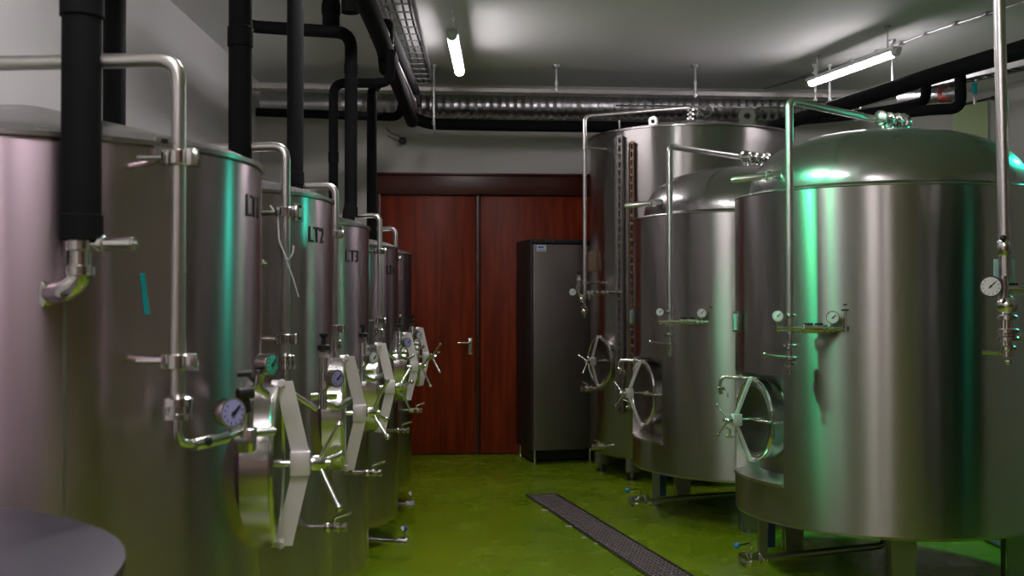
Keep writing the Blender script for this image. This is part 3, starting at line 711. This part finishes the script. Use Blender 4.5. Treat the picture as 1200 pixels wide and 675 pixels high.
# ================================================================== right row: domed jacketed tanks
def jacket(bm, o, r, z0, z1, hz0, hz1, a0, a1, n=120):
    """cylinder skin with a rectangular opening between azimuths a0..a1 and heights hz0..hz1"""
    def arc(za, zb, s, e, k, rr=r):
        prev = None
        for i in range(k+1):
            a = s+(e-s)*i/k; u = rad(a)
            cur = (bm.verts.new(o+u*rr+V((0,0,za))), bm.verts.new(o+u*rr+V((0,0,zb))))
            if prev: bm.faces.new((prev[0],cur[0],cur[1],prev[1]))
            prev = cur
    arc(z0, hz0, 0, 2*PI, n); arc(hz1, z1, 0, 2*PI, n)
    arc(hz0, hz1, a1, a0+2*PI, n)
def domed_tank(cx, cy, label, r=.80, zb=.317, zt=2.02, dome_h=.345, rin=.725, px_pipe=None, full=True, pipe_to=None, azm=PI+.25, cluster=True, group='domed steel tanks in the right row', legs=None):
    t = thing('fermentation_tank', (cx,cy,0), label, 'tank', group)
    o = V((cx,cy,0)); up = V((0,0,1))
    a0, a1 = azm-.345, azm+.345; h0, h1 = .53, 1.08
    bm = B(); jacket(bm, o, r, zb+.02, zt-.004, h0, h1, a0, a1)
    bmesh.ops.remove_doubles(bm, verts=bm.verts, dist=.0006)
    sh = obj('jacket', bm, M['shell'], t, 30)
    # bottom pan and top shoulder of the jacket
    bm = B(); lathe(bm, o, up, [(r,zb+.02),(r-.006,zb+.006),(r-.03,zb),(r*.6,zb-.02),(.06,zb-.05),(0,zb-.05)], 96, closed=False); obj('bottom', bm, M['leg'], t, 30)
    bm = B()
    Rk = .10
    prof = [(r+.001,zt-.008),(r+.002,zt-.003),(r-.002,zt),(rin+.004,zt+.018),(rin,zt+.022)]
    # torispherical head
    for k in range(1, 25):
        a = k/24*PI/2; x = rin*math.cos(a)**.62 if k < 24 else 0; z = zt+.022+(dome_h-.022)*math.sin(a)**1.05
        prof.append((max(x,0), z))
    lathe(bm, o, up, prof, 96, closed=False); obj('dome', bm, M['dome'], t, 35)
    bm = B(); torus(bm, o+up*(zt-.002), up, r-.0005, .0035, 96, 6); obj('seam', bm, M['pipe'], t)
    # recess behind the opening
    bm = B(); k = 20; prev = None
    ri = rin-.02
    for i in range(k+1):
        a = a0+(a1-a0)*i/k; u = rad(a)
        cur = [bm.verts.new(o+u*(r)+up*h0), bm.verts.new(o+u*ri+up*h0), bm.verts.new(o+u*ri+up*h1), bm.verts.new(o+u*r+up*h1)]
        if prev:
            for q in range(3): bm.faces.new((prev[q],prev[q+1],cur[q+1],cur[q]))
        prev = cur
    for a in (a0,a1):
        u = rad(a); bm.faces.new([bm.verts.new(o+u*rr+up*z) for rr,z in ((ri,h0),(r,h0),(r,h1),(ri,h1))])
    bmesh.ops.remove_doubles(bm, verts=bm.verts, dist=.0006)
    obj('recess', bm, M['shell'], t, 30)
    bm = B()   # drip sill
    prev = None
    for i in range(k+1):
        a = a0+.0+(a1-a0)*i/k; u = rad(a)
        cur = [bm.verts.new(o+u*(ri+.002)+up*(h0+.035)), bm.verts.new(o+u*(r+.012)+up*(h0+.003)), bm.verts.new(o+u*(r+.012)+up*(h0-.012)), bm.verts.new(o+u*(ri+.002)+up*(h0-.01))]
        if prev: bridge(bm, prev, cur)
        else: bm.faces.new(cur[::-1])
        prev = cur
    bm.faces.new(prev); obj('drip_sill', bm, M['pipe'], t, 30)
    ax = rad(azm)
    mw = manway(t, o+ax*(ri-.0)+up*.835, ax, .215, .03, .075, .10, az0=.6, arm_len=.09, strap_w=.02, dark=True)
    # hinge arm at the near side of the door
    tn = ax.cross(up)
    sgn = -1 if (tn.y > 0) else 1
    bm = B(); b0 = o+ax*(ri+.085)+up*.84
    tube(bm, [b0+ax*.01, b0+ax*.02+tn*sgn*.12, b0+tn*sgn*.215, b0-ax*.06+tn*sgn*.225], .008, 10, .02)
    for zz in (-.07, .02): lathe(bm, b0+tn*sgn*.22+up*zz, up, [(.014,0),(.014,.03)], 10)
    cyl(bm, b0+tn*sgn*.22-up*.08, b0+tn*sgn*.22+up*.06, .006, 8)
    obj('hinge_arm', bm, M['steel'], mw)
    # cleaning elbow tap at the top of the recess
    az = azm-.30; p = o+rad(azm-.12)*(ri)+up*1.045
    q = o+rad(azm-.20)*(r+.10)
    bm = B(); tube(bm, [p, V((q.x,q.y,1.05)), V((q.x-.01,q.y,.99)), V((q.x,q.y,.955))], .011, 12, .03)
    clamp(bm, V((q.x,q.y,.985)), up, .020); clamp(bm, p+ (V((q.x,q.y,1.05))-p)*.5, (V((q.x,q.y,1.05))-p), .018)
    tube(bm, [V((q.x,q.y,.985)), V((q.x+.03,q.y-.02,.975)), V((q.x+.03,q.y-.02,.94))], .005, 8)
    obj('sample_tap', bm, M['steel'], t)
    # legs
    for lx, ly in (legs or ((-.62,.22),(-.14,-.64),(-.40,.42),(.58,-.26),(.25,.56))):
        az = math.atan2(ly,lx); p = o+V((lx,ly,0)); u = V((0,-1,0)) if True else rad(az); s = V((1,0,0))
        wt, wb = .13, .085; zt_ = zb+.0; bm = B()
        def pl(p0, s, u, off, wt, wb):
            vs = []
            for z, w_ in ((.012,wb),(zt_,wt)):
                for e in (-1,1):
                    for f in (0,1): vs.append(bm.verts.new(p0+s*(e*w_/2)+u*(off+f*.005)+up*z))
            a = vs; order = [(0,2,3,1),(4,5,7,6),(0,4,6,2),(1,3,7,5),(0,1,5,4),(2,6,7,3)]
            for f in order: bm.faces.new([a[i] for i in f])
        wide = (ly < 0 and abs(lx) < .4) or (lx > -.5)
        k_ = 1.0 if wide else .45
        pl(p, s, u, .03, wt*k_, wb*k_)
        pl(p-s*(wt*k_/2-.012), V((0,1,0)), V((-1,0,0)), 0, .06, .05); pl(p+s*(wt*k_/2-.012), V((0,1,0)), V((1,0,0)), 0, .06, .05)
        lathe(bm, p, up, [(.04,0),(.04,.012),(.016,.02),(.016,.06)], 14)
        lg = obj('leg', bm, M['leg'], t, 0)
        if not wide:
            bm = B(); box(bm, p+V((.055,.02,zb/2+.03)), (.045,.004,zb-.07)); obj('blue_strip', bm, M['bluestrip'], lg, 0, label='blue strip on the leg')  # speckled blue strip set beside the narrow leg
    # bottom outlet pipe and valve
    q = o+V((-.84,-.33,.125)); c0 = o+V((0,0,.13)); d = (q-c0).normalized(); bm = B()
    tube(bm, [o+up*(zb-.05), o+up*.13, c0+d*.2, q], .019, 14, .06)
    ov = obj('outlet_pipe', bm, M['leg'], t)
    bm = B(); clamp(bm, q-d*.10, d, .040, .018); lathe(bm, q-d*.08, d, [(.026,0),(.036,.01),(.036,.05),(.026,.06)], 16); clamp(bm, q-d*.01, d, .043, .018)
    lathe(bm, q, d, [(.034,-.01),(.042,0),(.042,.014),(.02,.020)], 18); cyl(bm, q-d*.05, q-d*.05+up*.075, .009, 10)
    vb = obj('butterfly_valve', bm, M['steel'], ov)
    bm = B(); tube(bm, [q-d*.05+up*.07, q-d*.03+up*.085, q+d*.03+up*.085+V((0,-.02,0))], .006, 8); obj('lever', bm, M['steel'], vb)
    bm = B(); ball(bm, q+d*.045+up*.086+V((0,-.02,0)), .016); obj('lever_knob', bm, M['blueball'], vb, label='small blue ball on the lever')
    # vent pipe from the dome down the front
    apex = o+up*(zt+dome_h)
    if pipe_to is not None:
        pv = V(pipe_to); zt2 = 2.435; zl = 1.30
        bm = B(); tube(bm, [pv+up*zl, pv+up*zt2, apex+V((-.06,0,.085)), ], .0195, 16, .04)
        vp = obj('vent_pipe', bm, M['pipe'], t)
        bm = B()
        hd = (apex-V((pv.x,pv.y,apex.z))).normalized()
        for k, dd_ in enumerate((-.04,.05,.14)):
            pc = apex+hd*dd_+up*.087
            lathe(bm, pc-hd*.008, hd, [(.026,-.004),(.040,0),(.040,.016),(.026,.02)], 18); cyl(bm, pc, pc+hd*.09, .019, 12)
        lathe(bm, apex+hd*.17+up*.087, hd, [(.02,0),(.045,.01),(.052,.035),(.045,.06),(.02,.07)], 18)
        for dd_ in (-.01,.10): lathe(bm, apex+hd*dd_-up*.02, up, [(.035,0),(.035,.02),(.018,.024),(.018,.10)], 14)
        for dd_ in (-.02,.09,.19): cyl(bm, apex+hd*dd_+up*.087, apex+hd*dd_+V((0,-.05,.05)), .008, 8)
        obj('relief_valve', bm, M['steel'], t)
        # cluster of gauges
        bz = CH-.146
        bm = B(); x0 = pv.x-.05
        yb = pv.y-.012
        tube(bm, [V((pv.x-.075,yb,bz)), V((pv.x+.27,yb-.02,bz))], .0115, 12)
        lathe(bm, V((pv.x+.055,yb-.004,bz)), V((1,-.06,0)), [(.012,0),(.021,.003),(.021,.10),(.012,.103)], 14)
        for dx in (-.075,.06,.11,.16,.19): lathe(bm, V((pv.x+dx,yb-.01,bz)), V((1,0,0)), [(.012,0),(.023,.002),(.023,.014),(.012,.016)], 12)
        lathe(bm, V((pv.x+.265,yb-.02,bz)), up, [(.014,-.014),(.02,-.01),(.02,.012),(.014,.016)], 14)
        cyl(bm, V((pv.x+.262,yb-.02,bz)), V((pv.x+.262,yb-.02,bz+.085)), .012, 12)
        # bracket back to the shell
        pt = V((pv.x+.12,yb,bz)); dsh = (V((cx,cy,0))-V((pt.x,pt.y,0))); dl = dsh.length-r; cyl(bm, pt, pt+dsh.normalized()*(dl+.004), .010, 10); clamp(bm, pt+dsh.normalized()*(dl*.5), dsh, .022)
        mf = obj('gauge_manifold', bm, M['steel'], t)
        gauge(mf, V((pv.x+.195,yb-.03,bz+.055)), V((-.18,-1,.0)), .030, 'dial', stem=V((pv.x+.195,yb-.015,bz)))
        gauge(mf, V((pv.x-.062,yb-.01,bz+.062)), V((-.35,-1,.0)), .026, 'dial', stem=V((pv.x-.062,yb,bz)))
        bm = B(); lathe(bm, V((pv.x+.262,yb-.02,bz+.085)), up, [(.008,0),(.022,.004),(.022,.010),(.007,.014),(.007,.026),(.014,.03),(.014,.036)], 14); obj('valve_knob', bm, M['black'], mf)
        bm = B(); box(bm, V((pv.x+.085,yb-.005,bz+.022)), (.045,.02,.012), None, .003); box(bm, V((pv.x+.135,yb-.008,bz+.022)), (.04,.02,.012), None, .003); obj('lever', bm, M['black'], mf)
        # lower unions below the pipe
        bm = B(); cyl(bm, pv+up*(zl-.17), pv+up*zl, .015, 12)
        for zz, rr in ((zl+.085,.034),(zl-.06,.036),(zl-.12,.040),(zl-.15,.030)): clamp(bm, pv+up*zz, up, rr)
        lathe(bm, pv+up*(zl-.20), up, [(.006,0),(.014,.006),(.014,.03)], 10)
        vb = obj('drop_valve', bm, M['steel'], vp)
        bm = B(); tube(bm, [pv+up*(zl-.115), pv+V((-.06,-.01,zl-.112)), pv+V((-.125,-.02,zl-.10))], .0055, 8); ball(bm, pv+V((-.125,-.02,zl-.10)), .011); obj('lever', bm, M['steel'], vb)
    # dome arm with a sleeve
    if full:
        p = o+V((-.50,-.30,zt+.11)); q = V((p.x-.40,p.y+.02,zt+.065)); bm = B()
        tube(bm, [p+V((.12,.06,.03)), p, p+(q-p)*.5], .019, 12); lathe(bm, p+(q-p)*.45, (q-p), [(.019,0),(.026,.004),(.026,.03),(.018,.036),(.018,(q-p).length*.50),(.010,(q-p).length*.53)], 16)
        obj('spray_arm', bm, M['pipe'], t)
        # plate holder on the shell edge
        az = circ_hit(cx,cy,r,600+F*(cx-r*.965)/cy+ 8); u = rad(azm+.12-.32); w_ = rad(azm+.12-.32+PI/2); c = o+u*(r+.02)+up*1.345
        bm = B()
        for s in (-1,1): box(bm, c+w_*(s*.045), (.012,.01,.11), (u,w_,up), .002); box(bm, c+up*(s*.05), (.012,.10,.012), (u,w_,up), .002)
        cyl(bm, c-u*.03, c, .01, 8); pf = obj('plate_holder', bm, M['steel'], t, 20)
        bm = B(); box(bm, c, (.004,.08,.09), (u,w_,up)); obj('type_plate', bm, M['plate'], pf, 0)
        small_valve('sample_valve', t, o+rad(azm-.5)*(r-.005)+up*.70, rad(azm-.5), .05, .006)
    return t
domed_tank(2.03, 6.04, 'large front domed steel tank of the right row with green light streak down its side', pipe_to=(1.352,5.40,0))
domed_tank(1.64, 7.67, 'middle domed steel tank of the right row, partly behind the large front one', pipe_to=(.998,7.02,0))
domed_tank(4.42, 8.35, 'green lit domed steel tank glimpsed at the right edge behind the front tank', pipe_to=None, full=False, zt=2.15, group=None, azm=PI+.25)

# near-right tank just outside the frame: only its vent pipe and gauge cluster reach into view
def side_tank():
    cx, cy = 2.80, 3.90; r = .80
    t = thing('fermentation_tank', (cx,cy,0), 'tank at the far right edge, only its vertical pipe with gauge and valves showing', 'tank', 'domed steel tanks in the right row')
    o = V((cx,cy,0)); up = V((0,0,1)); zb = .317; zt = 2.02
    bm = B(); lathe(bm, o, up, [(0,zb-.04),(r*.6,zb-.02),(r-.03,zb),(r,zb+.02),(r,zt)], 96); obj('jacket', bm, M['shell_d'], t, 30)
    bm = B(); prof = [(r,zt),(.73,zt+.02)]+[(.725*math.cos(k/16*PI/2)**.62 if k<16 else 0, zt+.022+.32*math.sin(k/16*PI/2)) for k in range(1,17)]
    lathe(bm, o, up, prof, 96, closed=False); obj('dome', bm, M['dome'], t)
    for k in range(4):
        a = PI/4+k*PI/2; bm = B(); lathe(bm, o+rad(a)*.62, up, [(.05,0),(.05,.012),(.03,.02),(.045,zb)], 16); obj('leg', bm, M['leg'], t)
    pv = V((1.725,3.90,0)); bm = B()
    tube(bm, [pv+V((.01,0,1.55)), pv+V((-.02,0,CZ-.3)), pv+V((-.02,0,CZ-.004))], .0205, 18, .02); vp = obj('vent_pipe', bm, M['pipe'], t)
    def q(px, py, dz=0): return at(px, py, 3.90+dz)
    bm = B(); cyl(bm, q(1177,405), q(1176,300), .017, 14)
    lathe(bm, q(1177,299), up, [(.02,0),(.023,.004),(.023,.05),(.018,.056)], 14)
    for py, rr in ((372,.034),(388,.040),(397,.042),(408,.030)): clamp(bm, q(1180,py), up, rr)
    ball(bm, q(1180,358), .036); cyl(bm, q(1180,418), q(1180,372), .02, 12); ball(bm, q(1181,424), .012)
    pt = q(1180,340); cyl(bm, pt, V((cx-r+.01,3.9,pt.z)), .014, 10); pt = q(1180,395); cyl(bm, pt, V((cx-r+.01,3.9,pt.z)), .014, 10)
    va = obj('valve_assembly', bm, M['steel'], vp)
    bm = B(); tube(bm, [q(1180,414), q(1150,413)], .0065, 8); obj('lever', bm, M['steel'], va)
    bm = B(); ball(bm, q(1176,279,-.03), .011); obj('plug', bm, M['black'], va)
    gauge(va, q(1161,336,-.03), V((-.42,-1,.05)), .036, 'dial', stem=q(1177,338), m='black')
    bm = B(); box(bm, q(1177,318,.03), (.075,.006,.085), None, .002); obj('type_plate', bm, M['plate'], va, 0)
    bm = B(); box(bm, q(1178,333,.025), (.085,.02,.008), None, .002); obj('plate_bracket', bm, M['black'], va, 0)
    small_valve('sample_valve', t, V((2.02,3.78,.66)), V((-1,-.10,0)), .25, .011)
    bm = B(); box(bm, V((1.99,3.77,.80)), (.05,.05,.10), None, .01); obj('blue_cap', bm, M['blue'], t)
side_tank()

# ---- tall cylindrical tank at the back of the right row
def tall_tank():
    cx, cy, r = 1.53, 9.52, .86; zb, zt = .17, 2.83
    t = thing('storage_tank', (cx,cy,0), 'tallest steel tank with flat rim and perforated strips, at the back of the right row', 'tank')
    o = V((cx,cy,0)); up = V((0,0,1))
    bm = B(); lathe(bm, o, up, [(0,zb-.03),(r*.7,zb-.015),(r-.05,zb),(r-.01,zb+.02),(r,zb+.05),(r,zt)], 120); obj('shell', bm, M['shell'], t, 30)
    bm = B(); lathe(bm, o, up, [(r+.001,zt-.006),(r+.012,zt-.002),(r+.012,zt+.012),(r-.02,zt+.016),(.5,zt+.09),(.14,zt+.135),(.13,zt+.16),(0,zt+.162)], 120, closed=False); obj('lid', bm, M['dome'], t, 40)
    for az in (3.9, 3.2, 5.4, .3, 1.5, 2.4):
        p = o+rad(az)*(r-.09); bm = B()
        lathe(bm, p, up, [(.05,0),(.05,.012),(.022,.02),(.022,.07)], 14); box(bm, p+up*(.06+(zb)/2), (.11,.11,zb-.02), None, .004); obj('leg', bm, M['darksteel'], t, 30)
    # lifting lugs
    for px, py, Z in ((775,137,8.95),(868,142,8.85)):
        p = at(px,py,Z); az = math.atan2(p.y-cy, p.x-cx); p = o+rad(az)*(r-.04)+up*(zt); x = rad(az+PI/2) if px < 800 else V((1,0,0))
        sc = 1 if px < 800 else 1.7
        bm = B(); d = x.cross(up)
        lathe(bm, p+up*.05*sc-d*.006, d, [(.016*sc,0),(.040*sc,0),(.040*sc,.014),(.016*sc,.014),(.016*sc,0)], 20, closed=False)
        box(bm, p+up*.012*sc, (.08*sc,.014,.03*sc), (x,d,up)); obj('lifting_lug', bm, M['pipe'], t, 30)
    az = circ_hit(cx,cy,r,724); bm = B(); cyl(bm, o+rad(az)*(r-.02)+up*zt, o+rad(az)*(r-.02)+up*(zt+.09), .008, 8); obj('stub', bm, M['steel'], t)
    # perforated cable strips on the shell
    for px, wd, mt, top, bot in ((728,.075,'leg',2.78,.55),(742,.045,'brownstrip',2.72,.9)):
        az = circ_hit(cx,cy,r,px); u = rad(az); w_ = rad(az+PI/2)
        bm = B(); c = o+u*(r+.012)+up*((top+bot)/2)
        n_ = int((top-bot)/.065); H = (top-bot)/n_
        for s in (-1,1): box(bm, c+w_*(s*wd*.36), (.014,wd*.28,top-bot), (u,w_,up)); box(bm, c+w_*(s*wd*.5)+u*.008, (.022,.004,top-bot), (u,w_,up))
        for k in range(n_+1): box(bm, o+u*(r+.012)+up*(bot+H*k), (.014,wd*.5,.022), (u,w_,up))
        if 'brownstrip' not in M: M['brownstrip'] = mat('brown_strip', (.30,.20,.15), .5, .7)
        obj('perforated_strip', bm, M[mt], t, 0)
    # vent pipe over the top
    pv = V((.592,9.02,0)); apx = o+up*(zt+.16)
    bm = B(); tube(bm, [pv+up*1.47, pv+up*2.955, apx+V((.0,0,.125)), apx+V((0,0,-.02))], .0165, 14, .05); vp = obj('vent_pipe', bm, M['pipe'], t)
    bm = B()
    for zz in (.02,.06,.10): clamp(bm, apx+up*zz, up, .045)
    clamp(bm, apx+V((.06,0,.06)), V((1,0,0)), .04); cyl(bm, apx+V((0,0,.06)), apx+V((.11,0,.06)), .018, 10); lathe(bm, apx-up*.01, up, [(.06,0),(.06,.015),(.03,.02)], 16); torus(bm, apx+V((.13,-.02,.09)), V((0,1,0)), .05, .008, 18, 6)
    obj('relief_valve', bm, M['steel'], t)
    for zz in (2.70, 1.60):
        bm = B(); p = pv+up*zz; dsh = V((cx,cy,0))-pv; dl = dsh.length-r; cyl(bm, p, p+dsh.normalized()*(dl+.005), .010, 10); lathe(bm, p-up*.02, up, [(.02,0),(.024,.003),(.024,.037),(.02,.04)], 12)
        obj('pipe_clamp', bm, M['pipe'], vp)
    # valve group
    bm = B(); Z = 9.0
    cyl(bm, at(678,344,Z), at(678,322,Z), .016, 12); cyl(bm, at(678,345,Z), at(686,350,Z), .014, 10); ball(bm, at(682,351,Z), .028); ball(bm, at(685,365,Z), .030); cyl(bm, at(685,372,Z), at(685,345,Z), .010, 10)
    for py, rr in ((328,.022),(336,.026)): clamp(bm, at(678,py,Z), up, rr)
    clamp(bm, at(685,360,Z), up, .03); clamp(bm, at(690,343,Z), V((1,0,0)), .022)
    p = at(686,343,Z); dsh = V((cx,cy,0))-V((p.x,p.y,0)); e = V((cx,cy,p.z))-dsh.normalized()*(r-.005); cyl(bm, p, at(712,343,8.85), .009, 10); q3 = at(712,343,8.85)
    e = V((cx,cy,q3.z)); dd_ = (e-q3); e = q3+dd_.normalized()*(dd_.length-r+.005); cyl(bm, q3, e, .012, 10)
    for px in (694,700,706,711): clamp(bm, at(px,343,8.92), V((1,0,0)), .022)
    g = obj('valve_group', bm, M['steel'], t)
    gauge(g, at(671.5,342,8.97), V((-.2,-1,-.1)), .030, 'dial', stem=at(678,336,Z))
    bm = B(); cyl(bm, at(678,322,Z), at(678,318,Z), .014, 10); obj('valve_knob', bm, M['black'], g)
    bm = B(); cyl(bm, at(691,352,8.95), at(691,342,8.95), .008, 8); obj('lever', bm, M['steel'], g)
    # side manway: faces the aisle toward the door
    azm = circ_hit(cx,cy,r,704)
    azm = math.atan2(-.42,-.90); ax = rad(azm)
    manway(t, o+ax*(r-.03)+up*.955, ax, .205, .05, .06, .07, az0=1.0, arm_len=.09, strap_w=.02, dark=True)
    for z_, nm in ((.79,'sample_valve'),(.275,'outlet_valve')):
        a_ = azm-.02 if z_ > .5 else azm+.16
        small_valve(nm, t, o+rad(a_)*(r-.005)+up*(z_-.06 if z_>.5 else z_), rad(a_-.1), .19, .012, False, rb=1.2)
    small_valve('drain_valve', t, o+rad(azm+.42)*(r-.005)+up*.70, rad(azm+.25), .12, .010)
    # hinge box on the left edge
    az = circ_hit(cx,cy,r,698)-.0; c = o+rad(az)*(r+.03)+up*1.78
    bm = B(); box(bm, c, (.06,.07,.16), (rad(az),rad(az+PI/2),up), .004); obj('junction_box', bm, M['brownstrip'], t, 20)
tall_tank()

# ---- green lamps (they tint the steel): small wall fixtures with an LED disc
def green_lamp(loc, d, energy, label, col=(.01,1,.36), size=.03, cone=110):
    loc = V(loc); d = V(d).normalized(); t = thing('green_lamp', loc, label, 'lamp', None)
    bm = B(); lathe(bm, loc-d*.10, d, [(.05,0),(.06,.02),(.075,.09),(.08,.10),(.07,.10),(.06,.085)], 24); obj('housing', bm, M['black'], t)
    bm = B(); lathe(bm, loc-d*.012, d, [(.068,0),(.068,.006)], 24); obj('lens', bm, M['green_led'], t)
    bm = B(); cyl(bm, loc-d*.09, V((loc.x,loc.y,CZ)), .01, 8); obj('stem', bm, M['black'], t)
    l = bpy.data.lights.new('green_light', 'SPOT'); l.energy = energy; l.color = col; l.shadow_soft_size = size; l.spot_size = math.radians(cone); l.spot_blend = .5
    o = bpy.data.objects.new('green_light', l); C.objects.link(o); o.location = loc+d*.02-t.location; o.rotation_euler = d.to_track_quat('-Z','Y').to_euler(); o.parent = t
green_lamp((-.58,5.12,3.20), (2.6,.92,-1.95), GREEN_L, 'green spot lamp on the ceiling beside the cable tray, out of view', cone=44)
green_lamp((-.58,4.20,3.20), (2.6,1.84,-1.95), GREEN_L*.25, 'second green spot lamp on the ceiling nearer the camera, out of view', cone=40)
green_lamp((3.75,6.75,2.75), (-.42,-.32,-1), GREEN_R, 'green lamp right of the front domed tank, out of view', (.02,1,.62), cone=115)
